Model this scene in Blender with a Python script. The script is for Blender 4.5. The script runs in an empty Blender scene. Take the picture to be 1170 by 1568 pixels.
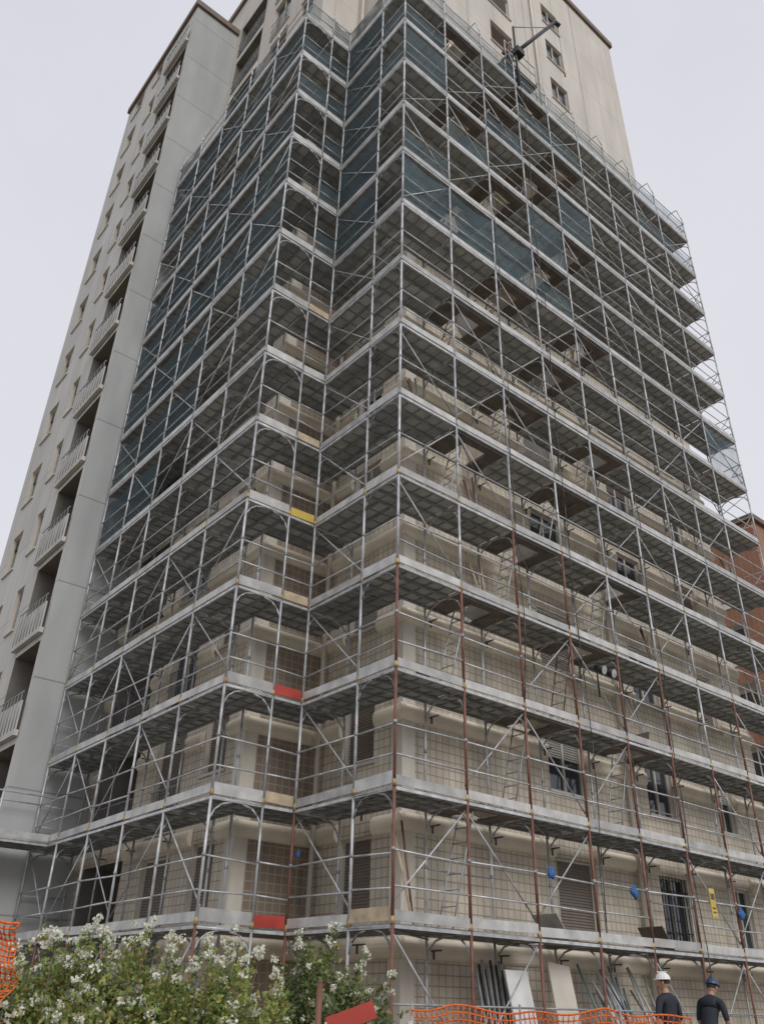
import bpy, bmesh, math, random
import numpy as np
from mathutils import Vector, Matrix
random.seed(7); rng=np.random.default_rng(7)
sc=bpy.context.scene
CAMZ=1.15
ANG=math.atan2(.633,.774)
P0=Vector((.31,13.8,0))
LM=Matrix.Translation(P0)@Matrix.Rotation(ANG,4,'Z')
# ---------------------------------------------------------------- materials
def nt(m):
    m.use_nodes=True; t=m.node_tree; t.nodes.clear(); return t
def mat(name,col,rough=.6,metal=0,var=.15,scale=3.0,bump=0,spec=.5,streak=False):
    m=bpy.data.materials.new(name); t=nt(m); N=t.nodes; L=t.links
    o=N.new('ShaderNodeOutputMaterial'); p=N.new('ShaderNodeBsdfPrincipled')
    p.inputs['Roughness'].default_value=rough; p.inputs['Metallic'].default_value=metal
    p.inputs['Specular IOR Level'].default_value=spec
    tc=N.new('ShaderNodeTexCoord'); mp=N.new('ShaderNodeMapping'); L.new(tc.outputs['Object'],mp.inputs[0])
    if streak: mp.inputs['Scale'].default_value=(1,1,.15)
    n=N.new('ShaderNodeTexNoise'); n.inputs['Scale'].default_value=scale; n.inputs['Detail'].default_value=4
    L.new(mp.outputs[0],n.inputs['Vector'])
    r=N.new('ShaderNodeValToRGB'); r.color_ramp.elements[0].position=.3; r.color_ramp.elements[1].position=.7
    r.color_ramp.elements[0].color=(*[c*(1-var) for c in col],1); r.color_ramp.elements[1].color=(*[min(1,c*(1+var)) for c in col],1)
    L.new(n.outputs['Fac'],r.inputs[0]); L.new(r.outputs[0],p.inputs['Base Color']); L.new(p.outputs[0],o.inputs[0])
    if bump:
        b=N.new('ShaderNodeBump'); b.inputs['Strength'].default_value=bump; L.new(n.outputs['Fac'],b.inputs['Height']); L.new(b.outputs[0],p.inputs['Normal'])
    return m
def tilemat(name,c1,c2,cm,bw,bh,mortar,var=.25,rough=.55):
    m=bpy.data.materials.new(name); t=nt(m); N=t.nodes; L=t.links
    o=N.new('ShaderNodeOutputMaterial'); p=N.new('ShaderNodeBsdfPrincipled'); p.inputs['Roughness'].default_value=rough
    tc=N.new('ShaderNodeTexCoord'); s=N.new('ShaderNodeSeparateXYZ'); L.new(tc.outputs['Object'],s.inputs[0])
    a=N.new('ShaderNodeMath'); L.new(s.outputs[0],a.inputs[0]); L.new(s.outputs[1],a.inputs[1])
    c=N.new('ShaderNodeCombineXYZ'); L.new(a.outputs[0],c.inputs[0]); L.new(s.outputs[2],c.inputs[1])
    b=N.new('ShaderNodeTexBrick'); b.offset=0; b.squash=1
    b.inputs['Color1'].default_value=(*c1,1); b.inputs['Color2'].default_value=(*c2,1); b.inputs['Mortar'].default_value=(*cm,1)
    b.inputs['Scale'].default_value=1; b.inputs['Brick Width'].default_value=bw; b.inputs['Row Height'].default_value=bh; b.inputs['Mortar Size'].default_value=mortar
    b.inputs['Mortar Smooth'].default_value=.2
    L.new(c.outputs[0],b.inputs['Vector'])
    mp=N.new('ShaderNodeMapping'); mp.inputs['Scale'].default_value=(1,1,.25); L.new(tc.outputs['Object'],mp.inputs[0])
    n=N.new('ShaderNodeTexNoise'); n.inputs['Scale'].default_value=1.3; n.inputs['Detail'].default_value=8; L.new(mp.outputs[0],n.inputs['Vector'])
    r=N.new('ShaderNodeMapRange'); r.inputs[1].default_value=.3; r.inputs[2].default_value=.7; r.inputs[3].default_value=1-var; r.inputs[4].default_value=1.05
    L.new(n.outputs['Fac'],r.inputs[0])
    mx=N.new('ShaderNodeVectorMath'); mx.operation='SCALE'; L.new(b.outputs['Color'],mx.inputs[0]); L.new(r.outputs[0],mx.inputs['Scale'])
    L.new(mx.outputs[0],p.inputs['Base Color'])
    bp=N.new('ShaderNodeBump'); bp.inputs['Strength'].default_value=.3; bp.inputs['Distance'].default_value=.01; bp.invert=True
    L.new(b.outputs['Fac'],bp.inputs['Height']); L.new(bp.outputs[0],p.inputs['Normal'])
    L.new(p.outputs[0],o.inputs[0]); return m
def netmat(name,col,alpha,scale=1.5):
    m=bpy.data.materials.new(name); t=nt(m); N=t.nodes; L=t.links
    o=N.new('ShaderNodeOutputMaterial'); d=N.new('ShaderNodeBsdfDiffuse'); d.inputs[0].default_value=(*col,1)
    tl=N.new('ShaderNodeBsdfTranslucent'); tl.inputs[0].default_value=(*col,1)
    m1=N.new('ShaderNodeMixShader'); m1.inputs[0].default_value=.35; L.new(d.outputs[0],m1.inputs[1]); L.new(tl.outputs[0],m1.inputs[2])
    tr=N.new('ShaderNodeBsdfTransparent'); m2=N.new('ShaderNodeMixShader')
    tc=N.new('ShaderNodeTexCoord'); n=N.new('ShaderNodeTexNoise'); n.inputs['Scale'].default_value=scale; n.inputs['Detail'].default_value=5; L.new(tc.outputs['Object'],n.inputs['Vector'])
    r=N.new('ShaderNodeMapRange'); r.inputs[1].default_value=.3; r.inputs[2].default_value=.7; r.inputs[3].default_value=alpha*.7; r.inputs[4].default_value=min(1,alpha*1.3)
    L.new(n.outputs['Fac'],r.inputs[0]); L.new(r.outputs[0],m2.inputs[0]); L.new(tr.outputs[0],m2.inputs[1]); L.new(m1.outputs[0],m2.inputs[2]); L.new(m2.outputs[0],o.inputs[0])
    return m
M={}
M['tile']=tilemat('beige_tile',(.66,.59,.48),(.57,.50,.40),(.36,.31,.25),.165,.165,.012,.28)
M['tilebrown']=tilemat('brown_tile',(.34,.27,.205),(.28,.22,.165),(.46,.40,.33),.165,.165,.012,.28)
M['panel']=tilemat('cream_panel',(.63,.59,.53),(.59,.555,.50),(.46,.43,.39),1.4,2.8,.02,.14,.8)
M['panelw']=tilemat('pale_panel',(.58,.575,.545),(.54,.535,.505),(.38,.37,.36),1.2,2.8,.02,.15,.8)
M['grey']=tilemat('grey_concrete',(.45,.46,.455),(.43,.44,.435),(.29,.29,.29),50,2.8,.025,.16,.85)
M['band']=mat('beige_band',(.74,.665,.545),.6,0,.16,1.2)
M['corner']=mat('corner_render',(.60,.555,.48),.8,0,.16,2,streak=True)
M['parapet']=mat('balcony_parapet',(.48,.465,.43),.8,0,.16,1.5,streak=True)
M['recess_shade']=mat('loggia_painted_shade',(.20,.18,.16),.85,0,.2,1.5)  # loggia shade put into the colour: walls, ceiling and back darkened
M['rib']=mat('panel_rib',(.54,.51,.46),.8,0,.1,1.5)
M['brown']=mat('brown_trim',(.16,.12,.09),.6)
M['galv']=mat('galvanised_steel',(.53,.54,.55),.45,.3,.30,5)
M['galvm']=mat('weathered_galvanised_steel',(.43,.44,.45),.5,.3,.30,5)
M['galvd']=mat('dull_steel',(.31,.32,.33),.5,.3,.25,5)
M['rust']=mat('red_oxide_tube',(.19,.085,.06),.6,.1,.35,4)
M['toe']=mat('toeboard_zinc',(.53,.53,.515),.5,.15,.24,3)
M['toed']=mat('toeboard_weathered',(.42,.42,.41),.55,.15,.26,3)
M['deck']=mat('steel_plank',(.43,.44,.43),.6,.1,.25,3)
M['deckd']=mat('steel_plank_dirty',(.32,.325,.32),.65,.1,.3,3)
M['ply']=mat('plywood_deck',(.14,.115,.10),.7,0,.3,4)
M['flap']=mat('hatch_flap',(.42,.375,.31),.7,0,.2,4)
M['wood']=mat('timber_board',(.48,.39,.27),.7,0,.25,5)
M['red']=mat('red_board',(.42,.05,.035),.55,0,.2,3)
M['yellow']=mat('yellow_board',(.58,.43,.08),.55,0,.15,3)
M['brass']=mat('coupler_brass',(.40,.29,.14),.5,.3,.3,8)
M['dark']=mat('dark_interior',(.035,.033,.032),.8,0,.3,2)
M['tie']=mat('wall_tie_steel',(.09,.085,.08),.6,.2,.3,6)
M['glass']=mat('window_glass',(.035,.04,.048),.06,0,.1,1,spec=.8)
M['shut']=mat('roller_shutter',(.20,.165,.14),.6,0,.1,2)
M['shutg']=mat('roller_shutter_grey',(.30,.285,.26),.6,0,.1,2)
M['frame']=mat('window_frame',(.50,.475,.43),.5,0,.08,2)
M['white']=mat('white_paint',(.72,.72,.70),.5,0,.08,3)
M['net']=netmat('blue_debris_net',(.105,.145,.165),.68)
M['netl']=netmat('light_debris_net',(.19,.27,.31),.44)
M['blue']=mat('blue_cloth',(.03,.11,.30),.7,0,.3,8)
M['black']=mat('black_plastic',(.02,.02,.022),.5)
M['orange']=mat('orange_plastic',(.75,.16,.03),.5,0,.15,5)
M['teal']=mat('teal_tarp',(.14,.22,.22),.5,0,.3,6)
M['ground']=mat('ground_earth',(.22,.19,.14),.95,0,.35,1.2,.4)
# ---------------------------------------------------------------- mesh builder
class MB:
    def __init__(s): s.v=[]; s.f=[]; s.m=[]; s.mats=[]; s.sm=[]
    def mi(s,k):
        if k not in s.mats: s.mats.append(k)
        return s.mats.index(k)
    def face(s,pts,k,smooth=False):
        b=len(s.v); s.v+= [tuple(p) for p in pts]; s.f.append(tuple(range(b,b+len(pts)))); s.m.append(s.mi(k)); s.sm.append(smooth)
    def box(s,x0,x1,y0,y1,z0,z1,k):
        b=len(s.v); s.v+=[(x,y,z) for z in (z0,z1) for y in (y0,y1) for x in (x0,x1)]
        for q in ((0,2,3,1),(4,5,7,6),(0,1,5,4),(2,6,7,3),(0,4,6,2),(1,3,7,5)):
            s.f.append(tuple(b+i for i in q)); s.m.append(s.mi(k)); s.sm.append(False)
    def obox(s,c,ax,ay,az,k):
        c=Vector(c); ax=Vector(ax)/2; ay=Vector(ay)/2; az=Vector(az)/2; b=len(s.v)
        s.v+=[tuple(c+ax*i+ay*j+az*l) for l in (-1,1) for j in (-1,1) for i in (-1,1)]
        for q in ((0,2,3,1),(4,5,7,6),(0,1,5,4),(2,6,7,3),(0,4,6,2),(1,3,7,5)):
            s.f.append(tuple(b+i for i in q)); s.m.append(s.mi(k)); s.sm.append(False)
    def tube(s,p,q,r,k,n=6,r2=None):
        if k=='galv' and random.random()<.42: k='galvm'
        p=Vector(p); q=Vector(q); d=(q-p)
        if d.length<1e-6: return
        d.normalize(); a=Vector((0,0,1)) if abs(d.z)<.9 else Vector((1,0,0))
        u=d.cross(a).normalized(); w=d.cross(u); b=len(s.v); r2=r if r2 is None else r2
        for e,rr in ((p,r),(q,r2)):
            for i in range(n):
                t=2*math.pi*i/n; s.v.append(tuple(e+u*math.cos(t)*rr+w*math.sin(t)*rr))
        for i in range(n):
            j=(i+1)%n; s.f.append((b+i,b+j,b+n+j,b+n+i)); s.m.append(s.mi(k)); s.sm.append(True)
        s.f.append(tuple(b+i for i in range(n))[::-1]); s.m.append(s.mi(k)); s.sm.append(False)
        s.f.append(tuple(b+n+i for i in range(n))); s.m.append(s.mi(k)); s.sm.append(False)
    def obj(s,name,parent=None,world=None):
        me=bpy.data.meshes.new(name); me.from_pydata(s.v,[],s.f); 
        for k in s.mats: me.materials.append(M[k])
        me.polygons.foreach_set('material_index',s.m); me.polygons.foreach_set('use_smooth',s.sm); me.update()
        o=bpy.data.objects.new(name,me); sc.collection.objects.link(o)
        if parent: o.parent=parent
        if world is not None: o.matrix_world=world
        return o
def empty(name,mw=None):
    e=bpy.data.objects.new(name,None); sc.collection.objects.link(e); e.empty_display_size=.3
    if mw is not None: e.matrix_world=mw
    return e
# ---------------------------------------------------------------- building
ZT=43.2; ZTW=40.5
def P(axis,c,a,d,z): return (a,c+d,z) if axis=='x' else (c+d,a,z)
def abox(mb,axis,c,a0,a1,d0,d1,z0,z1,k):
    if axis=='x': mb.box(a0,a1,c+d0,c+d1,z0,z1,k)
    else: mb.box(c+d0,c+d1,a0,a1,z0,z1,k)
def facade(mb,wb,axis,c,a0,a1,z0,z1,ops,wk,zsplit=None,wk2=None):
    A=sorted({a0,a1,*[o[0] for o in ops],*[o[1] for o in ops]}); Z={z0,z1,*[o[2] for o in ops],*[o[3] for o in ops]}
    if zsplit: Z.add(zsplit)
    Z=sorted(Z)
    for i in range(len(A)-1):
        for zi in range(len(Z)-1):
            am=(A[i]+A[i+1])/2; zm=(Z[zi]+Z[zi+1])/2
            if not any(o[0]<am<o[1] and o[2]<zm<o[3] for o in ops):
                k=wk if not zsplit or zm<zsplit else wk2
                mb.face([P(axis,c,A[i],0,Z[zi]),P(axis,c,A[i+1],0,Z[zi]),P(axis,c,A[i+1],0,Z[zi+1]),P(axis,c,A[i],0,Z[zi+1])],k)
    for o in ops:
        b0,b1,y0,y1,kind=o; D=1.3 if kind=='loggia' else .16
        rk='recess_shade' if kind=='loggia' else 'corner'
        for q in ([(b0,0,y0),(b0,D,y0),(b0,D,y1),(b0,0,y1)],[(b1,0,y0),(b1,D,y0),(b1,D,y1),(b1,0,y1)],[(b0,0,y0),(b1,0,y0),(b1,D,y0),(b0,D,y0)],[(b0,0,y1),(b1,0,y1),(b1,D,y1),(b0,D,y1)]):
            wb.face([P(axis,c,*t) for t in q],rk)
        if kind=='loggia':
            wb.face([P(axis,c,b0,D,y0),P(axis,c,b1,D,y0),P(axis,c,b1,D,y1),P(axis,c,b0,D,y1)],'recess_shade')
            mid=b0+(b1-b0)*.62
            abox(wb,axis,c,b0+.15,mid+.25,D-.06,D-.01,y0+.02,y0+2.15,'frame')
            abox(wb,axis,c,b0+.22,mid+.17,D-.09,D-.062,y0+.1,y0+2.08,random.choice(['glass','dark','glass']))
            continue
        abox(wb,axis,c,b0-.06,b1+.06,-.06,.10,y0-.06,y0-.003,'frame')
        f=.05
        abox(wb,axis,c,b0,b0+f,.10,.155,y0,y1,'frame'); abox(wb,axis,c,b1-f,b1,.10,.155,y0,y1,'frame')
        abox(wb,axis,c,b0+f,b1-f,.10,.155,y0,y0+f,'frame'); abox(wb,axis,c,b0+f,b1-f,.10,.155,y1-f,y1,'frame')
        wb.face([P(axis,c,b0,.15,y0),P(axis,c,b1,.15,y0),P(axis,c,b1,.15,y1),P(axis,c,b0,.15,y1)],'glass')
        frac={'shut':1,'win':random.choice([0,.3,.5,0,.15]),'bars':.0,'shutg':1}[kind]
        sk=random.choice(['shut','shutg']) if kind=='win' else ('shutg' if kind=='shutg' else 'shut')
        if frac>0:
            z=y1-f; zb=y1-f-(y1-y0-2*f)*frac
            while z>zb+.02:
                zz=max(zb,z-.055)
                wb.face([P(axis,c,b0+f,.125,z),P(axis,c,b1-f,.125,z),P(axis,c,b1-f,.105,zz+.012),P(axis,c,b0+f,.105,zz+.012)],sk)
                wb.face([P(axis,c,b0+f,.105,zz+.012),P(axis,c,b1-f,.105,zz+.012),P(axis,c,b1-f,.125,zz),P(axis,c,b0+f,.125,zz)],sk)
                z=zz
        if frac<1: 
            mid=(b0+b1)/2; abox(wb,axis,c,mid-.03,mid+.03,.10,.145,y0+f,y1-f,'frame')
        if kind=='bars':
            for i in range(9):
                a=b0+.06+(b1-b0-.12)*i/8; wb.tube(P(axis,c,a,.03,y0),P(axis,c,a,.03,y1),.012,'black')
            for z in (y0+.3,y1-.3): wb.tube(P(axis,c,b0,.03,z),P(axis,c,b1,.03,z),.014,'black')
def bandm(mb,axis,c,a0,a1,z,h=.17,dp=.11):
    n=8; pr=[(-dp*math.cos(math.pi*(i/n-.5)), z+h*math.sin(math.pi*(i/n-.5))) for i in range(n+1)]
    for i in range(n):
        (d0,zz0),(d1,zz1)=pr[i],pr[i+1]
        mb.face([P(axis,c,a0,d0,zz0),P(axis,c,a1,d0,zz0),P(axis,c,a1,d1,zz1),P(axis,c,a0,d1,zz1)],'band',True)
    for a in (a0,a1): mb.face([P(axis,c,a,d,zz) for d,zz in pr],'band')
bld=empty('apartment_tower_block',LM)
walls=MB(); win=MB(); bands=MB(); trim=MB()
fl=[1.4+2.8*n for n in range(-1,14)]
def col(a0,a1,sill,h,kinds,floors):
    return [(a0,a1,f+sill,f+sill+h,random.choice(kinds) if isinstance(kinds,list) else kinds) for f in floors]
F0=[f for f in fl if f>0]; 
ops_r=col(5.5,6.75,1.05,1.45,'shut',F0[:1])+col(5.5,6.75,1.05,1.45,['shut','win','shutg'],F0[1:])+col(12.2,13.0,1.05,1.45,['win','shut'],[f for f in F0 if f<24])
ops_r+=[(9.1,10.2,F0[0]+1.05,F0[0]+2.5,'bars')]+col(9.1,10.2,1.05,1.45,['win','shut','win'],F0[1:])
ops_n=col(2.15,3.1,1.05,1.45,'shut',F0[:1])+col(2.15,3.1,1.05,1.45,['shutg','win','shut'],F0[1:])
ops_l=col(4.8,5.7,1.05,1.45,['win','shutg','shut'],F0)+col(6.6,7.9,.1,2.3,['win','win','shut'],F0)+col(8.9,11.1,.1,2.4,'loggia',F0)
ZS=30.8
facade(walls,win,'x',1.3,1.3,14.6,0,ZT,ops_r,'tile',ZS,'panel')
facade(walls,win,'y',1.3,1.3,4.09,0,ZT,ops_n,'tile',ZS,'panel')
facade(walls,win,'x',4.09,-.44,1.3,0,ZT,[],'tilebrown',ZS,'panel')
facade(walls,win,'y',-.44,4.09,11.5,0,ZT,ops_l,'tile',ZS,'panel')
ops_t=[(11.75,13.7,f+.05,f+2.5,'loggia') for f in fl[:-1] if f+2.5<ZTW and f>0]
ops_t+=col(14.7,15.4,.9,1.5,'win',[f for f in F0 if f+2.5<ZTW])+col(16.7,17.7,.9,1.5,'win',[f for f in F0 if f+2.5<ZTW])
facade(walls,win,'y',-2.56,11.5,18.6,0,ZTW,ops_t,'panelw')
facade(walls,win,'x',11.5,-2.56,-.44,0,ZTW,[],'grey')
def wall4(x0,y0,x1,y1,z0,z1,k): walls.face([(x0,y0,z0),(x1,y1,z0),(x1,y1,z1),(x0,y0,z1)],k)
wall4(14.6,1.3,14.6,18.6,0,ZT,'panel'); wall4(-.44,18.6,14.6,18.6,0,ZT,'panel'); wall4(-2.56,18.6,-.44,18.6,0,ZTW,'panel'); wall4(-.44,11.5,-.44,18.6,ZTW,ZT,'panel')
walls.face([(1.3,1.3,ZT),(14.6,1.3,ZT),(14.6,18.6,ZT),(-.44,18.6,ZT),(-.44,4.09,ZT),(1.3,4.09,ZT)],'grey')
walls.face([(-2.56,11.5,ZTW),(-.44,11.5,ZTW),(-.44,18.6,ZTW),(-2.56,18.6,ZTW)],'grey')
for (x0,x1,y0,y1,z) in ((1.18,14.72,1.18,1.42,ZT),(14.48,14.72,1.42,18.6,ZT),(1.18,1.42,1.42,4.2,ZT),(-.56,1.178,3.97,4.21,ZT),(-.56,-.32,4.21,18.6,ZT),(-2.68,-.45,11.38,11.62,ZTW),(-2.68,-2.44,11.62,18.6,ZTW)):
    trim.box(x0,x1,y0,y1,z-.28,z+.08,'brown')
for a in (2.8,4.2,7.7,11.4): trim.box(a-.012,a+.012,1.28,1.296,ZS,ZT-.3,'rib')
for f in fl:
    if f<0 or f+1>ZTW: continue
    trim.box(-2.70,-2.58,11.66,13.85,f-.12,f+.03,'parapet')
    trim.box(-2.68,-2.64,11.70,13.8,f+.032,f+.80,'parapet')
    trim.tube((-2.68,11.68,f+1.02),(-2.68,13.82,f+1.02),.02,'galvd')
    a=11.74
    while a<13.85:
        trim.tube((-2.69,a,f+.03),(-2.69,a,f+1.02),.010,'galvd'); a+=.26
for f in F0:
    for z in (.2,.65,1.05): trim.tube((-.46,8.9,f+z),(-.46,11.1,f+z),.018,'galvd')
    a=8.95
    while a<11.1: trim.tube((-.46,a,f+.2),(-.46,a,f+1.05),.009,'galvd'); a+=.12
    for z in (.2,.6,1.0): trim.tube((-.5,6.6,f+z),(-.5,7.9,f+z),.014,'galvd')
    a=6.6
    while a<=7.9: trim.tube((-.5,a,f+.2),(-.5,a,f+1.0),.008,'galvd'); a+=.12
for x,y in ((1.3,1.3),(-.44,4.09)):
    trim.box(x-.03,x+.28,y-.03,y-.003,0,ZS,'corner'); trim.box(x-.03,x-.003,y-.003,y+.28,0,ZS,'corner')
trim.tube((1.15,3.8,0),(1.15,3.8,ZT-.3),.05,'corner',8)
trim.tube((8.2,1.2,0),(8.2,1.2,ZT-.3),.05,'corner',8)
def cutband(axis,c,a0,a1,z,ops,e0=0,e1=0):
    segs=[(a0-e0,a1+e1)]
    for o in ops:
        if o[2]-.2<z<o[3]+.2:
            ns=[]
            for s in segs:
                if o[1]<=s[0] or o[0]>=s[1]: ns.append(s)
                else:
                    if o[0]-.07>s[0]: ns.append((s[0],o[0]-.07))
                    if o[1]+.07<s[1]: ns.append((o[1]+.07,s[1]))
            segs=ns
    for s in segs: bandm(bands,axis,c,s[0],s[1],z)
k=0
while 2.08+2*k<ZS:
    z=2.03+2*k
    cutband('x',1.3,1.3,14.6,z,ops_r,.1,0); cutband('y',1.3,1.3,4.09,z,ops_n,.1,0)
    cutband('x',4.09,-.44,1.3,z,[],.1,0); cutband('y',-.44,4.09,11.5,z,ops_l,.1,0); k+=1
for x,y in ((4,6),(9,9)):
    trim.tube((x,y,ZT),(x,y,ZT+3),.03,'galvd'); trim.tube((x-.5,y,ZT+2.6),(x+.5,y,ZT+2.6),.015,'galvd')
walls.obj('walls',bld); win.obj('windows',bld); bands.obj('facade_bands',bld); trim.obj('trim_and_balconies',bld)
# ---------------------------------------------------------------- scaffold
sca=empty('scaffolding',LM)
st=MB(); gr=MB(); dk=MB(); br=MB(); net=MB(); lad=MB()
NK=14; ZK=[2.25+2*k for k in range(NK)]; ZTOP=ZK[-1]+1.25
def standard(x,y,rustk,r=.027,top=ZTOP):
    st.box(x-.08,x+.08,y-.08,y+.08,.004,.02,'galvd')
    lv=[0.02]+[zk for zk in ZK]+[top]
    for i in range(len(lv)-1):
        st.tube((x,y,lv[i]),(x,y,lv[i+1]),r,'rust' if i<rustk else 'galv',8)
        if i>0:
            st.tube((x,y,lv[i]-.02),(x,y,lv[i]+.09),r+.010,'brass' if i<6 else 'galvd',8)
            st.tube((x,y,lv[i]+1.0),(x,y,lv[i]+1.06),r+.010,'galvd',6)
RX=[1.65*i for i in range(9)]+[15.25]
LY=[2.79+1.71*i for i in range(6)]
W=1.05
for i,x in enumerate(RX):
    standard(x,0,[4,4,5,5,4,4,3,4,2,2][i]); standard(x,W,0,.024)
standard(0,W,0); standard(0,2.79,2); standard(W,2.79,0,.024)
for i,y in enumerate(LY):
    standard(-1.74,y,[1,1,1,1,1,0][i]); standard(-1.74+W,y,0,.024)
standard(-1.74+W,2.79+W,0,.024)
def gusset(p,q,z):
    p=Vector((*p,z)); q=Vector((*q,z)); d=(q-p).normalized()
    st.tube(p-Vector((0,0,.05)),q-Vector((0,0,.05)),.026,'galv')
    for e,s in ((p,1),(q,-1)):
        pts=[e+Vector((0,0,-.42)), e+d*s*.09+Vector((0,0,-.24)), e+d*s*.22+Vector((0,0,-.13)), e+d*s*.42+Vector((0,0,-.08))]
        for a,b in zip(pts,pts[1:]): st.tube(a,b,.017,'galvm')
def planks(axis,c0,a0,a1,z,ply=False,hole=None):
    if ply:
        h0,h1=hole
        for (x0,x1,y0,y1) in [(a0+.03,h0,c0+.03,c0+W-.03),(h1,a1-.03,c0+.03,c0+W-.03),(h0,h1,c0+.03,c0+.32)]:
            dk.box(x0,x1,y0,y1,z-.05,z,'ply')
        an=random.choice([.2,.5,.9,1.35,1.9]); L_=.56
        dk.obox((h1+.02-math.cos(an)*L_/2,c0+.67,z+.02+math.sin(an)*L_/2),(math.cos(an)*L_,0,-math.sin(an)*L_),(0,.6,0),(math.sin(an)*.02,0,math.cos(an)*.02),random.choice(['flap','flap','ply','toed']))
        for e in (c0+.05,c0+W-.07): dk.box(a0+.02,a1-.02,e,e+.03,z-.09,z-.051,'galvd')
        return
    w=(W-.06)/3
    for i in range(3):
        y0=c0+.03+i*w+.008; y1=c0+.03+(i+1)*w-.008; kd='deckd' if random.random()<.35 else 'deck'
        bx=(a0+.02,a1-.02,y0,y1) if axis=='x' else (y0,y1,a0+.02,a1-.02)
        dk.box(*bx,z-.02+random.uniform(-.004,.004),z,kd)
        for (e0,e1) in ((y0,y0+.02),(y1-.02,y1)):
            bx=(a0+.02,a1-.02,e0,e1) if axis=='x' else (e0,e1,a0+.02,a1-.02)
            dk.box(*bx,z-.065,z-.025,'galvd')
        n=int((a1-a0)/.4)
        for j in range(1,n+1):
            a=a0+(a1-a0)*j/(n+1)
            bx=(a-.012,a+.012,y0+.02,y1-.02) if axis=='x' else (y0+.02,y1-.02,a-.012,a+.012)
            dk.box(*bx,z-.05,z-.025,'galvd')
def toe(p,q,z,k='toe',h=.15,off=.0):
    if k=='toe' and random.random()<.35: k='toed'
    p=Vector((*p,0)); q=Vector((*q,0)); d=(q-p); n=Vector((-d.y,d.x,0)).normalized()
    dz=random.uniform(-.015,.015); tl=Vector((0,0,random.uniform(-.02,.02)))
    c=(p+q)/2+Vector((0,0,z+.025+h/2+dz))+n*off
    dk.obox(c,d*((d.length-.05)/d.length)+tl,n*.025,(0,0,h),k)
    dk.obox((p+q)/2+Vector((0,0,z-.05))+n*off,d*((d.length-.05)/d.length),n*.04,(0,0,.05),random.choice(['galv','galvm']))
def rails(p,q,z,r=.017,hs=(.5,1.0),k='galv'):
    for h in hs:
        if random.random()<.05 and h<.9: continue
        gr.tube((*p,z+h+random.uniform(-.03,.03)),(*q,z+h+random.uniform(-.03,.03)),r,k)
def netp(p,q,z0,z1,k='net'):
    p=Vector((*p,0)); q=Vector((*q,0)); d=q-p; n=Vector((-d.y,d.x,0)).normalized(); NN=8; MM=6
    ph=[random.uniform(0,6) for _ in range(3)]; sg=random.uniform(.02,.16)
    def pt(i,j):
        s=i/NN; t=j/MM
        return p+d*s+n*(.035+.045*math.sin(s*math.pi)*math.sin(t*math.pi)+.02*math.sin(s*9+ph[0])*math.sin(t*5+ph[1]))+Vector((0,0,z0+(z1-z0)*t-sg*math.sin(s*math.pi)*t))
    g=[[pt(i,j) for j in range(MM+1)] for i in range(NN+1)]
    for i in range(NN):
        for j in range(MM): net.face([g[i][j],g[i+1][j],g[i+1][j+1],g[i][j+1]],k,True)
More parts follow.
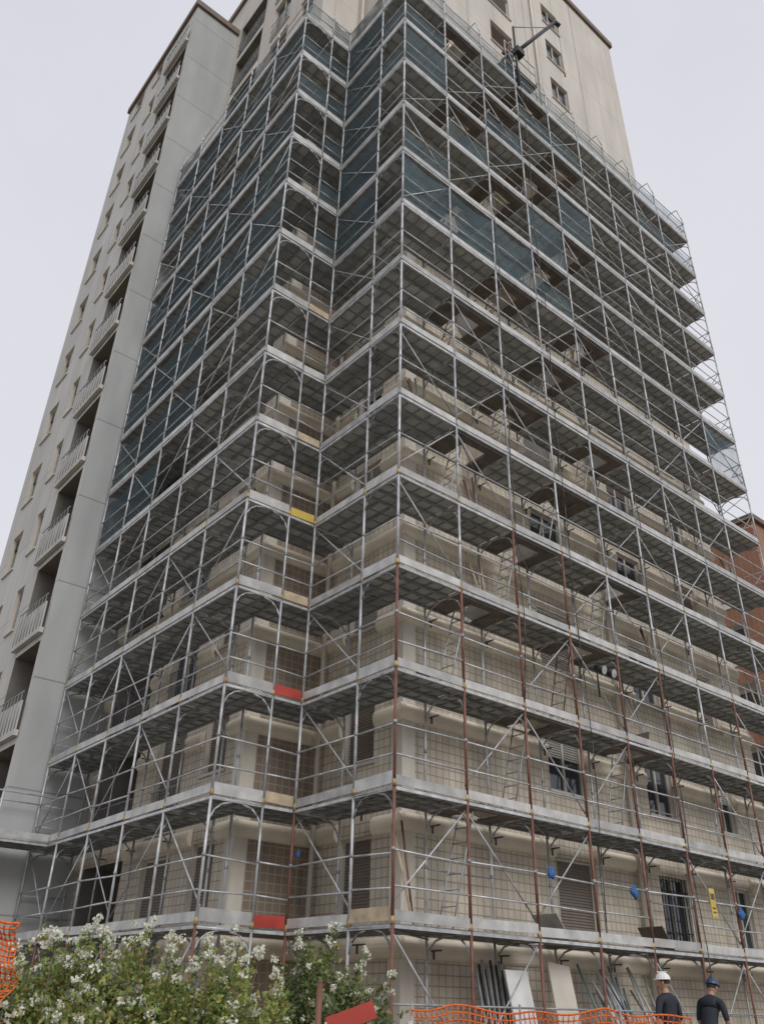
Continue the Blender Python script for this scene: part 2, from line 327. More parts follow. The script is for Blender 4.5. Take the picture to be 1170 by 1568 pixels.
for k in range(NK):
    z=ZK[k]; top=(k==NK-1)
    for i in range(9):
        a0,a1=RX[i],RX[i+1]
        trap=(i==1 and k%2==1) or (i==2 and k%2==0) or (i==4 and k%2==0) or (i==3 and k%2==1 and k>1) 
        if trap: 
            hc=(a0+a1)/2+.1; planks('x',0,a0,a1,z,True,(hc-.35,hc+.35))
            if k>0:
                lk=random.choice(['rust','galvd','galvm'])
                for e in (.5,.86): lad.tube((hc-1.0+.15,e,z-2.0),(hc-.25,e,z+.1),.016,lk)
                for s in range(8):
                    t=(s+.5)/8; xx=hc-.85+.6*t; zz=z-2+2.1*t; lad.tube((xx,.5,zz),(xx,.86,zz),.011,'galvd')
        else: planks('x',0,a0,a1,z)
        toe((a0,0),(a1,0),z)
        rails((a0,0),(a1,0),z)
        zb=z-2 if k>0 else .1
        if (i*3+k*2)%5 in (0,2,3):
            e=random.uniform(-.05,.05); bk=random.choice(['galv','galvm','galvm'])
            if (i+k)%2: br.tube((a0,.05,zb+.25),(a1,.05,z-.12+e),.015,bk)
            else: br.tube((a1,.05,zb+.25),(a0,.05,z-.12+e),.015,bk)
        if (i+k)%3==0: br.tube((a0,.05,z-.1),(a1,W-.05,z-.1),.015,'galvd')
        gr.tube((a0,W,z-.04),(a1,W,z-.04),.018,'galvd')
        if random.random()<.35: gr.tube((a0,W,z+1.0),(a1,W,z+1.0),.016,'galvd')
        if (k>=8 and random.random()<(.30 if k<12 else .75)) or top:
            netp((a0,0),(a1,0),z+.1,z+1.03,'netl')
        elif k>=6 and random.random()<.12: netp((a0,0),(a1,0),z+.1,z+1.9,'netl')
    for x in RX: gusset((x,0),(x,W),z)
    rails((15.25,0),(15.25,W),z,hs=(.35,.7,1.05)); 
    gr.tube((15.25,0,z+1.05),(15.25,W,z+.1),.014,'galv'); toe((15.25,0),(15.25,W),z)
    rails((0,0),(0,W),z); toe((0,W),(0,0),z,'wood' if k==0 else 'toe',.2)
    planks('y',0,W,2.79,z); toe((0,2.79),(0,W),z); rails((0,W),(0,2.79),z); gusset((0,2.79),(W,2.79),z)
    br.tube((.04,W,(z-2 if k else .1)+.2),(.04,2.79,z-.12),.015,'galv')
    planks('x',2.79,-.69,W,z); 
    kk=['red','wood','red','wood','yellow','wood','toe','wood'][k] if k<8 else 'toe'
    toe((-.69,2.79),(-.03,2.79),z,kk,.19); rails((-.69,2.79),(0,2.79),z)
    toe((-1.74,2.79),(-.69,2.79),z,'toe',.2); rails((-1.74,2.79),(-.69,2.79),z)
    for i in range(5):
        a0,a1=LY[i],LY[i+1]
        planks('y',-1.74,a0,a1,z); toe((-1.74,a1),(-1.74,a0),z); rails((-1.74,a0),(-1.74,a1),z)
        if random.random()<.75:
            if (i+k)%2: br.tube((-1.70,a0,(z-2 if k else .1)+.25),(-1.70,a1,z-.12),.015,'galv')
            else: br.tube((-1.70,a1,(z-2 if k else .1)+.25),(-1.70,a0,z-.12),.015,'galv')
        gr.tube((-.69,a0,z-.04),(-.69,a1,z-.04),.018,'galvd')
        if (k>=7 or (k==6 and i>1) or (k==5 and i>2)) and random.random()<.9: netp((-1.74,a1),(-1.74,a0),z+.02,z+(1.03 if top else 1.4+.5*random.random()),'net')
    if k>=8:
        netp((0,2.79),(0,W),z+.02,z+(1.03 if top else 1.9),'net')
        netp((-.69,2.79),(0,2.79),z+.02,z+1.1,'net')
        if k>10: netp((-1.74,2.79),(-.69,2.79),z+.02,z+1.1,'netl'); netp((0,W),(0,0),z+.02,z+1.1,'netl')
    for y in LY: gusset((-1.74,y),(-.69,y),z)
    gusset((0,0),(0,W),z)
    rails((-1.74,LY[-1]),(-.69,LY[-1]),z)
    for x in RX[:-1]:
        if k<2 or random.random()<.5:
            st.tube((x+.25,W-.1,z-.25),(x+.25,1.28,z-.25),.015,'tie'); st.tube((x+.25,1.14,z-.38),(x+.25,1.14,z-.24),.02,'tie')
    for y in LY[1:]: st.tube((-.75,y+.2,z-.25),(-.46,y+.2,z-.25),.015,'tie')
# stray items lying on the decks
for i in range(60):
    k=random.randrange(0,13); z=ZK[k]; x=random.uniform(.4,14.5)
    c=random.random()
    if c<.4: dk.obox((x,random.uniform(.3,.8),z+.05),(random.uniform(.6,1.6),.1,0),(0,.2,0),(0,0,.04),random.choice(['wood','ply','toe']))
    elif c<.65: dk.tube((x,.4,z+.005),(x,.4,z+.3),.11,random.choice(['black','galvd','flap']),10,.14)
    else:
        for j in range(3): gr.tube((x,.6,z+.02),(x+random.uniform(-.3,.3),.95,z+1.5+.1*j),.02,random.choice(['rust','galvd','wood']))
# hanging ropes / hoses
for (x,z1,z0) in ((5.2,29.4,2.6),(3.35,20.3,6.4),(8.3,14.3,.6)):
    pts=[(x+.05*math.sin(j*.7),-.06+.03*math.sin(j*1.1),z1+(z0-z1)*j/24) for j in range(25)]
    for a,b in zip(pts,pts[1:]): gr.tube(a,b,.011,'tie',5)
for x in RX[1:]:
    z=ZTOP
    st.tube((x,0,z),(x,.15,z+.75),.02,'galv'); st.tube((x,.15,z+.75),(x,.5,z+.8),.02,'galv'); st.tube((x,W,z-.3),(x,.5,z+.8),.02,'galv')
for y in LY[1:]:
    z=ZTOP; st.tube((-1.74,y,z),(-1.6,y,z+.7),.02,'galv'); st.tube((-1.6,y,z+.7),(-1.0,y,z+.5),.02,'galv')
for x in (-4.2,-3.0):
    for y in (10.2,11.25):
        st.tube((x,y,0),(x,y,4.4),.028,'galv',8)
for y in (10.2,11.25): gr.tube((-4.2,y,4.25),(-1.74,y,4.25),.025,'galv'); gr.tube((-4.2,y,5.25),(-1.74,y,5.25),.02,'galv')
for x in (-4.2,-3.0): gusset((x,10.2),(x,11.25),4.25); gusset((x,10.2),(x,11.25),2.25); st.tube((x,10.2,4.4),(x,10.2,5.3),.025,'galv')
planks('x',10.2,-4.2,-1.74,4.25); toe((-4.2,10.2),(-1.74,10.2),4.25)
gr.tube((-4.2,10.2,2.25),(-1.74,10.2,2.25),.022,'galv')
for i in range(9): gr.tube((RX[i],0,.35),(RX[i+1],0,.35),.02,'galv'); gr.tube((RX[i],0,1.2),(RX[i+1],0,1.2),.018,'galvd')
for i in range(5): gr.tube((-1.74,LY[i],.35),(-1.74,LY[i+1],.35),.02,'galv'); gr.tube((-1.74,LY[i],1.3),(-1.74,LY[i+1],1.3),.018,'galv')
dk.box(4.6,6.3,.05,1.0,29.50,29.56,'ply'); 
for x in (4.65,6.25):
    for y in (.1,.95): st.tube((x,y,ZK[-1]),(x,y,29.5),.025,'galv')
    st.tube((x,.05,29.56),(x,.05,30.6),.022,'galv')
gr.tube((4.65,.05,30.1),(6.25,.05,30.1),.018,'galv'); gr.tube((4.65,.05,30.6),(6.25,.05,30.6),.018,'galv')
st.obj('standards_and_frames',sca); gr.obj('guardrails',sca); dk.obj('decks_and_toeboards',sca); br.obj('diagonal_braces',sca); net.obj('debris_netting',sca); lad.obj('access_ladders',sca)
h=MB(); h.tube((5.1,-.05,28.3),(5.1,-.05,31.8),.045,'black',8); h.tube((5.1,-.08,30.2),(7.0,-.6,33.6),.075,'black',8)
h.tube((5.1,-.05,31.8),(6.6,-.5,32.9),.02,'galvd'); h.obox((5.2,-.1,30.25),(.35,0,0),(0,.25,0),(0,0,.3),'black'); h.tube((7.0,-.6,33.6),(7.2,-.65,33.5),.09,'black',8)
h.tube((7.1,-.62,33.5),(7.1,-.62,30.4),.008,'black'); h.tube((7.1,-.62,30.4),(7.1,-.62,30.2),.03,'red')
h.obj('material_hoist',None,LM)
f=MB()
for dx in (-.17,.17):
    f.tube((5.75+dx,-.12,7.6),(5.75+dx+.02,-.32,7.5),.06,'black',12,.11); f.tube((5.75+dx+.02,-.32,7.5),(5.75+dx+.022,-.335,7.495),.095,'galvm',12)
f.tube((5.5,-.05,7.6),(6.0,-.05,7.6),.02,'black'); f.tube((5.75,-.03,7.0),(5.75,-.03,7.7),.02,'black'); f.obj('floodlight',None,LM)
s=MB(); s.box(8.76,8.96,-.08,-.07,2.95,3.5,'yellow'); s.box(8.79,8.93,-.084,-.081,3.28,3.4,'tie'); s.box(8.80,8.92,-.084,-.081,3.02,3.05,'tie'); s.box(8.80,8.92,-.084,-.081,3.1,3.13,'tie'); s.obj('warning_sign',None,LM)
for (x,y,z,a,sc_) in ((3.66,-.06,3.3,0,.9),(6.1,-.06,3.2,0,.95),(9.97,-.06,3.1,0,1),(-.06,2.5,3.45,1,.5)):
    bm=bmesh.new(); bmesh.ops.create_icosphere(bm,subdivisions=3,radius=.12*sc_)
    for v in bm.verts:
        n=math.sin(v.co.x*31+z*9)*math.cos(v.co.z*27+x)*.03+math.sin(v.co.z*60+v.co.x*40)*.012; v.co*=1+n*6; v.co.z*=1.1
        if v.co.z>.03: v.co.x*=1-.6*min(1,(v.co.z/.14)); v.co.y*=.5
        v.co.y*=.4
    me=bpy.data.meshes.new('bag'); bm.to_mesh(me); bm.free(); me.materials.append(M['blue'])
    for p in me.polygons: p.use_smooth=True
    o=bpy.data.objects.new('blue_bag',me); sc.collection.objects.link(o); o.matrix_world=LM@Matrix.Translation((x,y,z))@Matrix.Rotation(a*1.57,4,'Z')
b=MB(); b.obox((3.2,.3,.88),(.55,0,0),(0,.03,.004),(0,.4,1.75),'white'); b.obj('white_board',None,LM)
b=MB(); b.obox((4.35,.35,.95),(.6,0,-.06),(0,.03,.004),(.1,.42,1.9),'corner'); b.obj('grey_board',None,LM)
b=MB()
for i in range(26):
    x=5.3+random.random()*1.9; b.tube((x,random.uniform(-.1,.1),.02),(x+random.uniform(-.9,.6),.75,random.uniform(1.2,1.95)),.022,random.choice(['galv','galvd','galv','teal']))
for i in range(14): b.tube((4.9+random.random()*.4,-.35+.06*i%.5,.05+.05*(i//4)),(7.4+random.random()*.4,-.3+.06*i%.5,.05+.05*(i//4)),.024,'galv')
b.obj('scaffold_tube_pile',None,LM)
b=MB()
for i in range(11):
    x=2.25+i*.07; b.tube((x,.1+.02*i,.02),(x+.25,.75,1.75+.07*(i%3)),.022,'black' if i%2 else 'galvd')
b.obj('prop_bundle',None,LM)
b=MB()
for i in range(16): b.tube((1.0+.03*(i%5),-.25+.05*(i%4),.06+.05*(i//4)),(2.9+.05*(i%3),-.2+.05*(i%4),.06+.05*(i//4)+.1),.024,['rust','galvm','wood'][i%3])
for x in (1.1,2.7): b.box(x,x+.1,-.35,.05,.004,.06,'wood')
b.obj('timber_and_tube_stack',None,LM)
# ---------------------------------------------------------------- orange nets
def onet(name,pts,h,cell=.09,seed=1,rr=1):
    r=random.Random(seed); mb=MB()
    path=[Vector(p) for p in pts]; L=[0]
    for a,c in zip(path,path[1:]): L.append(L[-1]+(c-a).length)
    def at(s):
        for i in range(len(L)-1):
            if s<=L[i+1]+1e-6:
                t=(s-L[i])/(L[i+1]-L[i]); return path[i].lerp(path[i+1],t)
        return path[-1]
    n=int(L[-1]/cell); m=int(h/cell)
    ph=[r.uniform(0,6) for _ in range(4)]
    g=[[at(min(i*cell,L[-1]))+Vector((.03*math.sin(i*.31+j*.5+ph[0]),.05*math.sin(i*.23+j*.9+ph[1]),h*j/m*(1-.05*abs(math.sin(i*.11+ph[2]))-.02*math.sin(i*.47))+.02)) for j in range(m+1)] for i in range(n+1)]
    for i in range(n+1):
        for j in range(m+1):
            if i<n: mb.tube(g[i][j],g[i+1][j],(.009 if j<m else .012)*rr,'orange',4)
            if j<m: mb.tube(g[i][j],g[i][j+1],.008*rr,'orange',4)
    for s in range(0,n+1,20): mb.tube((*g[s][0].xy,0),(*g[s][0].xy,h+.06),.015,'galvd',6)
    return mb.obj(name)
onet('orange_safety_fence',[(.5,12.0,0),(2.2,12.6,0),(4.4,13.4,0)],1.17,.075,3)
onet('orange_safety_fence',[(-3.4,5.2,0),(-2.75,5.3,0),(-2.08,5.6,0)],1.56,.03,5,.6)
b=MB(); b.obox((-.10,5.5,1.10),(.26,0,.09),(0,.02,0),(-.03,0,.085),'red')
for x,z in ((-.19,1.04),(0.0,1.1)): b.obox((x,5.53,z/2),(.03,0,0),(0,.03,0),(0,0,z),'wood')
b.obj('red_barrier_board')
b=MB(); b.tube((-.31,5.8,0),(-.30,5.8,1.27),.02,'rust',8,.018); b.tube((-.30,5.8,1.27),(-.30,5.8,1.285),.018,'rust',8,.01); b.obj('wooden_post')
# ---------------------------------------------------------------- background brick building
M['brick']=tilemat('red_brick',(.40,.17,.09),(.33,.13,.075),(.40,.32,.25),.25,.075,.01,.2,.85)
bb=empty('brick_apartment_house',Matrix.Translation((19.0,37,0))@Matrix.Rotation(ANG,4,'Z'))
w=MB(); wn=MB(); ops=[]
for n in range(7):
    for a in range(5): ops.append((1.5+a*3.2,2.9+a*3.2,1.5+n*3,3.0+n*3,'win'))
facade(w,wn,'x',0,0,18,0,23.2,ops,'brick'); facade(w,wn,'y',0,0,12,0,23.2,[(o[0],o[1],o[2],o[3],'win') for o in ops if o[1]<11],'brick')
w.face([(18,0,0),(18,12,0),(18,12,23.2),(18,0,23.2)],'brick'); w.face([(0,12,0),(18,12,0),(18,12,23.2),(0,12,23.2)],'brick'); w.face([(0,0,23.2),(18,0,23.2),(18,12,23.2),(0,12,23.2)],'grey')
for n in range(7): w.box(-.03,18.03,-.03,-.004,.9+n*3,1.2+n*3,'white'); w.box(-.03,-.004,-.004,12,.9+n*3,1.2+n*3,'white')
w.box(-.2,18.2,-.2,12.2,23.22,23.5,'brown')
w.obj('walls',bb); wn.obj('windows',bb)
# ---------------------------------------------------------------- ground
me=bpy.data.meshes.new('ground'); S=1500; me.from_pydata([(-S,-S,0),(S,-S,0),(S,S,0),(-S,S,0)],[],[(0,1,2,3)]); me.materials.append(M['ground'])
o=bpy.data.objects.new('ground',me); sc.collection.objects.link(o)
# ---------------------------------------------------------------- bushes
def leafmat():
    m=bpy.data.materials.new('foliage'); t=nt(m); N=t.nodes; L=t.links
    o=N.new('ShaderNodeOutputMaterial'); a=N.new('ShaderNodeAttribute'); a.attribute_name='Col'
    p=N.new('ShaderNodeBsdfPrincipled'); p.inputs['Roughness'].default_value=.55; tl=N.new('ShaderNodeBsdfTranslucent'); mx=N.new('ShaderNodeMixShader'); mx.inputs[0].default_value=.25
    L.new(a.outputs['Color'],p.inputs['Base Color']); L.new(a.outputs['Color'],tl.inputs[0]); L.new(p.outputs[0],mx.inputs[1]); L.new(tl.outputs[0],mx.inputs[2]); L.new(mx.outputs[0],o.inputs[0]); return m
M['leaf']=leafmat()
def bush(name,blobs,nleaf,nflow,col,size=.04,flsize=.011,sprigs=()):
    pw=np.array([b[3]*b[4]*b[5] for b in blobs])**.7; pw/=pw.sum()
    def shell(n,low=.55,flow=False):
        w_=pw.copy()
        if flow: w_=w_*np.array([b[6] if len(b)>6 else 1 for b in blobs]); w_/=w_.sum()
        idx=rng.choice(len(blobs),n,p=w_); B=np.array([b[:6] for b in blobs])[idx]
        d=rng.normal(size=(n,3)); d/=np.linalg.norm(d,axis=1)[:,None]; d[:,2]=np.where(d[:,2]<-.2,-d[:,2]*.6,d[:,2])
        lump=1+.16*np.sin(d[:,0]*7+B[:,0]*5)*np.sin(d[:,2]*6+B[:,1])+.12*np.sin(d[:,1]*13+d[:,2]*11)+.08*np.sin(d[:,0]*23+d[:,2]*17)
        rr=(rng.uniform(low,1.0,n)**.6)*lump
        return B[:,:3]+d*rr[:,None]*B[:,3:6], d, rr
    p,d,rr=shell(nleaf)
    sp=[];sd=[];fl=[];fd=[]
    for (x,y,z0,z1,ax,ay) in sprigs:
        for i in range(60):
            t=rng.uniform(0,1); c=np.array([x+ax*t*t,y+ay*t,z0+(z1-z0)*t]); sp.append(c+rng.normal(size=3)*.022*(1.2-t)); sd.append(rng.normal(size=3)*.5+np.array([0,0,.5]))
        for i in range(6):
            t=rng.uniform(.45,1.02); fl.append(np.array([x+ax*t*t,y+ay*t,z0+(z1-z0)*t])+rng.normal(size=3)*.02); fd.append(np.array([0,-.3,1.]))
    if sp: p=np.vstack([p,sp]); d=np.vstack([d,sd]); rr=np.concatenate([rr,np.ones(len(sp))])
    ok=p[:,2]>.03; p=p[ok]; d=d[ok]; rr=rr[ok]; n=len(p)
    u=rng.normal(size=(n,3))*.8+d*.5; u[:,2]-=.1; u/=np.linalg.norm(u,axis=1)[:,None]
    w=np.cross(u,rng.normal(size=(n,3))); w/=np.linalg.norm(w,axis=1)[:,None]
    nn=np.cross(u,w); s=size*rng.uniform(.5,1.5,n)[:,None]
    v=np.stack([p,p+u*s*.5+w*s*.28+nn*s*.08,p+u*s*1.1,p+u*s*.5-w*s*.28+nn*s*.08],1).reshape(-1,3)
    f=np.arange(n*4).reshape(-1,4)
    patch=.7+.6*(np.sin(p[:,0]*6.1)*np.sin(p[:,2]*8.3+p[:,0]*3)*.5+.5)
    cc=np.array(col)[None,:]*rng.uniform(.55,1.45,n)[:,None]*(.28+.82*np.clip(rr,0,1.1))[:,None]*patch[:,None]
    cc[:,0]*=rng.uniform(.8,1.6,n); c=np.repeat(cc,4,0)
    q,e,_=shell(nflow,.93,True); ok=(q[:,2]>.5); q=q[ok]; e=e[ok]
    if fl: q=np.vstack([q,fl]); e=np.vstack([e,fd])
    K=30; m=len(q); a=rng.uniform(0,6.28,(m,K)); r=np.sqrt(rng.uniform(0,1,(m,K)))*rng.uniform(.012,.042,(m,1))
    up=e+np.array([0,-.3,.8]); up/=np.linalg.norm(up,axis=1)[:,None]; t1=np.cross(up,[1,.2,0]); t1/=np.linalg.norm(t1,axis=1)[:,None]; t2=np.cross(up,t1)
    cp=q[:,None]+t1[:,None]*(r*np.cos(a))[...,None]+t2[:,None]*(r*np.sin(a))[...,None]+up[:,None]*(.012+rng.uniform(-.02,.02,(m,K)))[...,None]+e[:,None]*.03
    cp=cp.reshape(-1,3); k=len(cp); x=rng.normal(size=(k,3)); x/=np.linalg.norm(x,axis=1)[:,None]; y=np.cross(x,rng.normal(size=(k,3))); y/=np.linalg.norm(y,axis=1)[:,None]
    sz=flsize*rng.uniform(.6,1.3,k)[:,None]
    fv=np.stack([cp-x*sz,cp+y*sz*.7,cp+x*sz,cp-y*sz*.7],1).reshape(-1,3); ff=np.arange(k*4).reshape(-1,4)+len(v)
    fc=np.repeat(np.array([[.80,.80,.68]])*rng.uniform(.8,1.1,(k,1)),4,0)
    V=np.vstack([v,fv]); F=np.vstack([f,ff]); C=np.clip(np.vstack([c,fc]),0,1)
    me=bpy.data.meshes.new(name); me.from_pydata(V.tolist(),[],F.tolist()); at=me.color_attributes.new('Col','FLOAT_COLOR','POINT')
    at.data.foreach_set('color',np.hstack([C,np.ones((len(C),1))]).astype(np.float32).ravel()); me.materials.append(M['leaf'])
    o=bpy.data.objects.new(name,me); sc.collection.objects.link(o)
    mb=MB()
    for bl in blobs:
        for i in range(5):
            a=random.uniform(0,6.28); mb.tube((bl[0]+.1*math.cos(a),bl[1]+.1*math.sin(a),0),(bl[0]+bl[3]*.6*math.cos(a),bl[1]+bl[4]*.6*math.sin(a),bl[2]+bl[5]*.5),.012,'ply',5,.004)
    for (x,y,z0,z1,ax,ay) in sprigs: mb.tube((x,y,z0-.2),(x+ax,y+ay,z1),.004,'ply',4,.002)
    mb.obj('stems',o)
    return o
spr=[(-2.05,6.1,1.2,1.56,-.1,0),(-1.85,6.0,1.2,1.55,.08,0),(-1.65,6.1,1.25,1.54,-.1,0),(-1.5,6.0,1.2,1.57,.1,0),(-1.32,6.1,1.15,1.50,.1,0),(-1.22,6.0,1.15,1.50,-.06,0),(-1.0,6.0,1.15,1.52,-.03,0),(-.93,6.1,1.15,1.56,.04,0),(-.8,6.0,1.05,1.44,.1,0),(-2.2,6.1,1.1,1.48,-.12,0),(-.6,6.0,1.0,1.36,.05,0),(-1.95,5.8,1.1,1.5,.05,-.1),(-1.1,5.9,1.05,1.45,.08,-.1)]
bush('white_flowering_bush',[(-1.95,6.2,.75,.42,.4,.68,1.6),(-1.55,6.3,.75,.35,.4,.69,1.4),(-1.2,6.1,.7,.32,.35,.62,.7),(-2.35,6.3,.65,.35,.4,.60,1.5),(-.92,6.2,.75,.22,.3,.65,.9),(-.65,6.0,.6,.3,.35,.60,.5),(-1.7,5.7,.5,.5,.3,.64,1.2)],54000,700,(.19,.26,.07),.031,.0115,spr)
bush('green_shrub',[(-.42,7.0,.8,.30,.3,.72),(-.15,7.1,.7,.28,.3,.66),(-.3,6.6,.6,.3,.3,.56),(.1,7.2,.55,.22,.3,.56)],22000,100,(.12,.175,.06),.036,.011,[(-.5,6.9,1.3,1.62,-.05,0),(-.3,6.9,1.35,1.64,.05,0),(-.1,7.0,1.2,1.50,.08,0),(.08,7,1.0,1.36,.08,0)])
# ---------------------------------------------------------------- people
def ellips(mb,c,rx,ry,rz,k,zmin=-1,fn=None,nu=14,nv=10):
    c=Vector(c); g=[]
    for j in range(nv+1):
        t=-math.pi/2+math.pi*j/nv; row=[]
        for i in range(nu):
            a=2*math.pi*i/nu; v=Vector((math.cos(t)*math.cos(a),math.cos(t)*math.sin(a),max(zmin,math.sin(t))))
            if fn: v=fn(v)
            row.append(c+Vector((v.x*rx,v.y*ry,v.z*rz)))
        g.append(row)
    for j in range(nv):
        for i in range(nu): mb.face([g[j][i],g[j][(i+1)%nu],g[j+1][(i+1)%nu],g[j+1][i]],k,True)
M['skin']=mat('skin',(.42,.25,.17),.5,0,.06,5); M['lip']=mat('lips',(.30,.12,.09),.5,0,.05,5); M['navy']=mat('navy_shirt',(.02,.024,.035),.8,0,.2,8); M['trouser']=mat('work_trousers',(.05,.055,.07),.85,0,.2,8)
M['boot']=mat('boots',(.03,.02,.015),.6); M['hair']=mat('hair',(.03,.02,.015),.7); M['helmw']=mat('white_helmet',(.78,.78,.76),.3,0,.03,2); M['helmb']=mat('dark_helmet',(.03,.05,.12),.3,0,.03,2)
def person(name,loc,rz,lean=0,arms=((.30,.02,1.14,.30,.22,.98),(-.30,.0,1.14,-.30,.10,.90)),helm='helmw',headturn=0,scl=1):
    V=[];E=[];R=[];T=[]
    def add(p,r,par=None,tag='shirt'):
        V.append(Vector(p)); R.append(r); 
        if par is not None: E.append((par,len(V)-1)); T.append(tag)
        return len(V)-1
    pel=add((0,0,.96),(.15,.11)); sp=add((0,.0,1.12),(.15,.11),pel); ch=add((0,0,1.30),(.18,.125),sp); ub=add((0,-.005,1.42),(.13,.095),ch); nk=add((0,0,1.50),(.058,.06),ub,'shirt'); hd=add((0,.01,1.60),(.052,.055),nk,'skin')
    for s,arm in ((1,arms[0]),(-1,arms[1])):
        hip=add((s*.09,0,.88),(.095,.1),pel,'trouser'); kn=add((s*.11,.02,.50),(.062,.065),hip,'trouser'); an=add((s*.11,-.01,.12),(.045,.048),kn,'trouser'); heel=add((s*.11,-.02,.055),(.045,.05),an,'boot'); add((s*.13,.17,.045),(.042,.035),heel,'boot')
        sh=add((s*.195,0,1.40),(.068,.07),ub,'shirt'); el=add(arm[:3],(.046,.046),sh,'shirt'); wr=add(arm[3:],(.027,.03),el,'skin')
        d=(Vector(arm[3:])-Vector(arm[:3])).normalized(); side=d.cross(Vector((0,0,1))).normalized(); up=side.cross(d).normalized()
        pm=add(Vector(arm[3:])+d*.06,(.030,.020),wr,'skin'); pc=V[pm]
        for i,l in enumerate((.07,.08,.075,.058)):
            o=side*(.030-.020*i); b1=add(pc+d*.035+o,(.009,.009),pm,'skin'); b2=add(pc+d*(.035+l*.5)+o-up*.008,(.0085,.0085),b1,'skin'); add(pc+d*(.035+l*.85)+o-up*.03,(.007,.007),b2,'skin')
        th=add(pc-d*.02+side*.035,(.010,.010),pm,'skin'); add(pc+d*.03+side*.055-up*.01,(.008,.008),th,'skin')
    Rl=Matrix.Translation((0,0,.96))@Matrix.Rotation(-lean,4,'X')@Matrix.Translation((0,0,-.96))
    V=[(Rl@v if (v.z>.93 or abs(v.x)>.2) else v) for v in V]
    me=bpy.data.meshes.new(name+'_sk'); me.from_pydata([tuple(v) for v in V],E,[])
    o=bpy.data.objects.new(name+'_sk',me); sc.collection.objects.link(o)
    md=o.modifiers.new('s','SKIN'); md.use_smooth_shade=True
    lay=me.skin_vertices[0] if me.skin_vertices else None
    if lay is None:
        bm=bmesh.new(); bm.from_mesh(me); bm.verts.layers.skin.verify(); bm.to_mesh(me); bm.free(); lay=me.skin_vertices[0]
    for i,r in enumerate(R): lay.data[i].radius=r; lay.data[i].use_root=(i==0)
    sb=o.modifiers.new('u','SUBSURF'); sb.levels=1; sb.render_levels=1
    dg=bpy.context.evaluated_depsgraph_get(); nm=bpy.data.meshes.new_from_object(o.evaluated_get(dg)); bpy.data.objects.remove(o)
    nm.materials.clear(); keys=['shirt','trouser','boot','skin']; mk={'shirt':'navy','trouser':'trouser','boot':'boot','skin':'skin'}
    for kx in keys: nm.materials.append(M[mk[kx]])
    for p in nm.polygons:
        c=p.center; best=9;bt=0
        for (a,b),tg in zip(E,T):
            A=V[a];B=V[b];ab=B-A; t=max(0,min(1,(c-A).dot(ab)/max(ab.length_squared,1e-9))); dd=(c-(A+ab*t)).length
            if dd<best: best=dd;bt=keys.index(tg)
        p.material_index=bt; p.use_smooth=True
    root=empty(name,Matrix.Translation(loc)@Matrix.Rotation(rz,4,'Z')@Matrix.Scale(scl,4))
    bo=bpy.data.objects.new('body',nm); sc.collection.objects.link(bo); bo.parent=root
    mb=MB()
    def hf(v):
        v=v.copy()
        if v.z<0: v.x*=1-.25*(-v.z); v.y+= .12*(-v.z)
        if v.y>.5 and abs(v.x)<.3 and -.35<v.z<.15: v.y+=.18
        return v
    ellips(mb,(0,0,0),.076,.094,.118,'skin',fn=hf); ellips(mb,(0,-.016,.02),.082,.090,.115,'hair',zmin=-.35)
    for s in (-1,1):
        ellips(mb,(s*.078,-.005,-.005),.012,.02,.03,'skin'); ellips(mb,(s*.03,.086,.012),.012,.008,.008,'white',nu=8,nv=6); ellips(mb,(s*.03,.093,.012),.005,.004,.005,'black',nu=6,nv=4)
    ellips(mb,(0,.093,-.055),.024,.008,.006,'lip',nu=8,nv=4)
    ellips(mb,(0,-.005,.045),.105,.125,.11,helm,zmin=0); mb.tube((0,.0,.04),(0,.0,.05),.128,helm,16,.118); ellips(mb,(0,.09,.045),.085,.07,.012,helm); mb.obox((0,0,.155),(.02,0,0),(0,.16,0),(0,0,.015),helm)
    ho=mb.obj('head',root); ho.matrix_local=Rl@Matrix.Translation((0,.02,1.655))@Matrix.Rotation(lean*.5,4,'X')@Matrix.Rotation(headturn,4,'Z')
    return root
person('construction_worker',(4.74,15.3,0),math.radians(35),0.06,headturn=.5,scl=.97)
person('construction_worker',(5.62,16.2,0),math.radians(-50),.45,arms=((.26,.10,1.16,.22,.34,1.05),(-.26,.10,1.16,-.2,.36,1.0)),helm='helmb')
wc=LM@Vector((5.35,.45,29.56)); person('construction_worker',wc,math.radians(180),.15,arms=((.27,.15,1.25,.18,.42,1.25),(-.27,.15,1.22,-.2,.40,1.1)),helm='helmb')
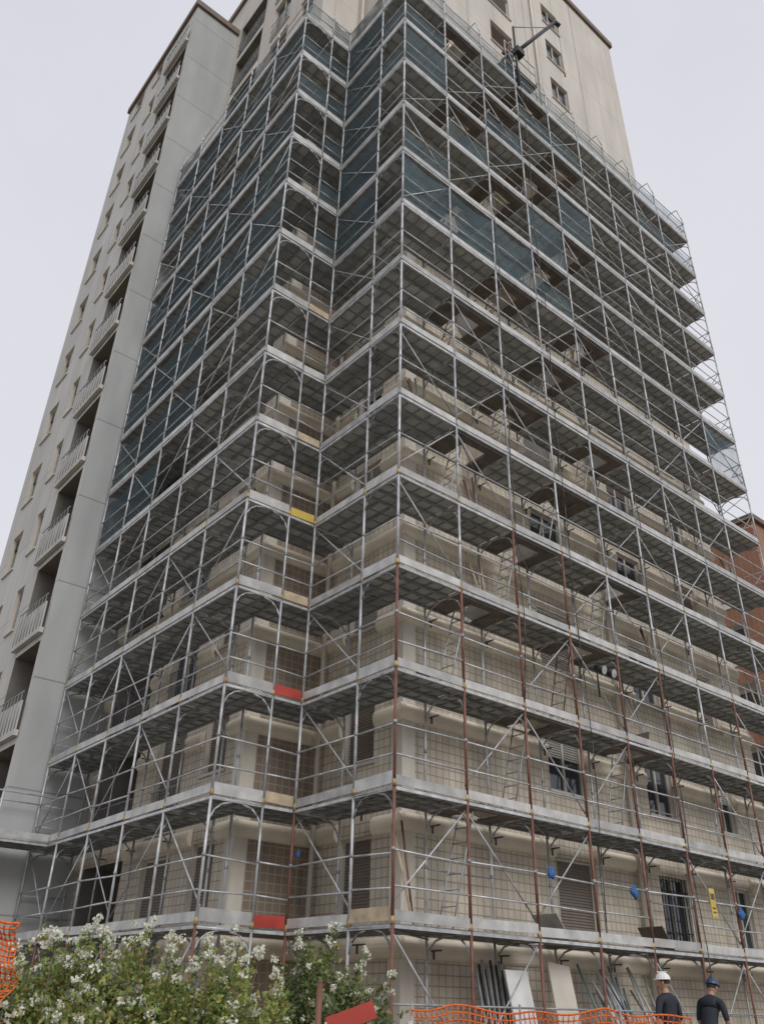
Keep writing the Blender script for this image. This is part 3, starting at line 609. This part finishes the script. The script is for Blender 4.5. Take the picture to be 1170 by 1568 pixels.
# ---------------------------------------------------------------- world, sun, camera
wd=bpy.data.worlds.new('World'); sc.world=wd; wd.use_nodes=True; t=wd.node_tree; N=t.nodes; L=t.links; N.clear()
out=N.new('ShaderNodeOutputWorld'); bg=N.new('ShaderNodeBackground'); sky=N.new('ShaderNodeTexSky'); sky.sky_type='NISHITA'; sky.sun_disc=False
EL=math.radians(36); AZ=math.radians(152)
sky.sun_elevation=EL; sky.sun_rotation=AZ
bg.inputs['Strength'].default_value=.11
tc=N.new('ShaderNodeTexCoord'); n=N.new('ShaderNodeTexNoise'); n.inputs['Scale'].default_value=1.6; n.inputs['Detail'].default_value=6; n.inputs['Roughness'].default_value=.5; L.new(tc.outputs['Generated'],n.inputs['Vector'])
r=N.new('ShaderNodeValToRGB'); r.color_ramp.elements[0].position=.3; r.color_ramp.elements[1].position=.7
r.color_ramp.elements[0].color=(6.5,6.55,7.2,1); r.color_ramp.elements[1].color=(7.5,7.5,7.9,1); L.new(n.outputs['Fac'],r.inputs[0])
mx=N.new('ShaderNodeMixRGB'); mx.inputs[0].default_value=.92; L.new(sky.outputs[0],mx.inputs[1]); L.new(r.outputs[0],mx.inputs[2]); L.new(mx.outputs[0],bg.inputs[0]); L.new(bg.outputs[0],out.inputs[0])
ld=bpy.data.lights.new('sun','SUN'); ld.energy=1.35; ld.angle=math.radians(30); ld.color=(1,.98,.95); lo=bpy.data.objects.new('sun',ld); sc.collection.objects.link(lo)
sd=Vector((math.sin(AZ)*math.cos(EL),math.cos(AZ)*math.cos(EL),math.sin(EL))); lo.rotation_euler=sd.to_track_quat('Z','Y').to_euler()
th=math.radians(30.7); ro=math.radians(1.46); c,s_=math.cos(ro),math.sin(ro)
Fw=Vector((0,math.cos(th),math.sin(th))); R0=Vector((1,0,0)); U0=Vector((0,-math.sin(th),math.cos(th)))
X=R0*c+U0*s_; Y=-R0*s_+U0*c; Z=-Fw
cd=bpy.data.cameras.new('camera'); cam=bpy.data.objects.new('camera',cd); sc.collection.objects.link(cam)
mw=Matrix((X,Y,Z)).transposed().to_4x4(); mw.translation=(0,0,CAMZ); cam.matrix_world=mw
cd.sensor_fit='VERTICAL'; cd.sensor_height=24; cd.lens=24*1279/1568; cd.clip_end=3000; cd.clip_start=.05
sc.camera=cam
sc.view_settings.view_transform='Standard'; sc.view_settings.look='None'; sc.view_settings.exposure=0
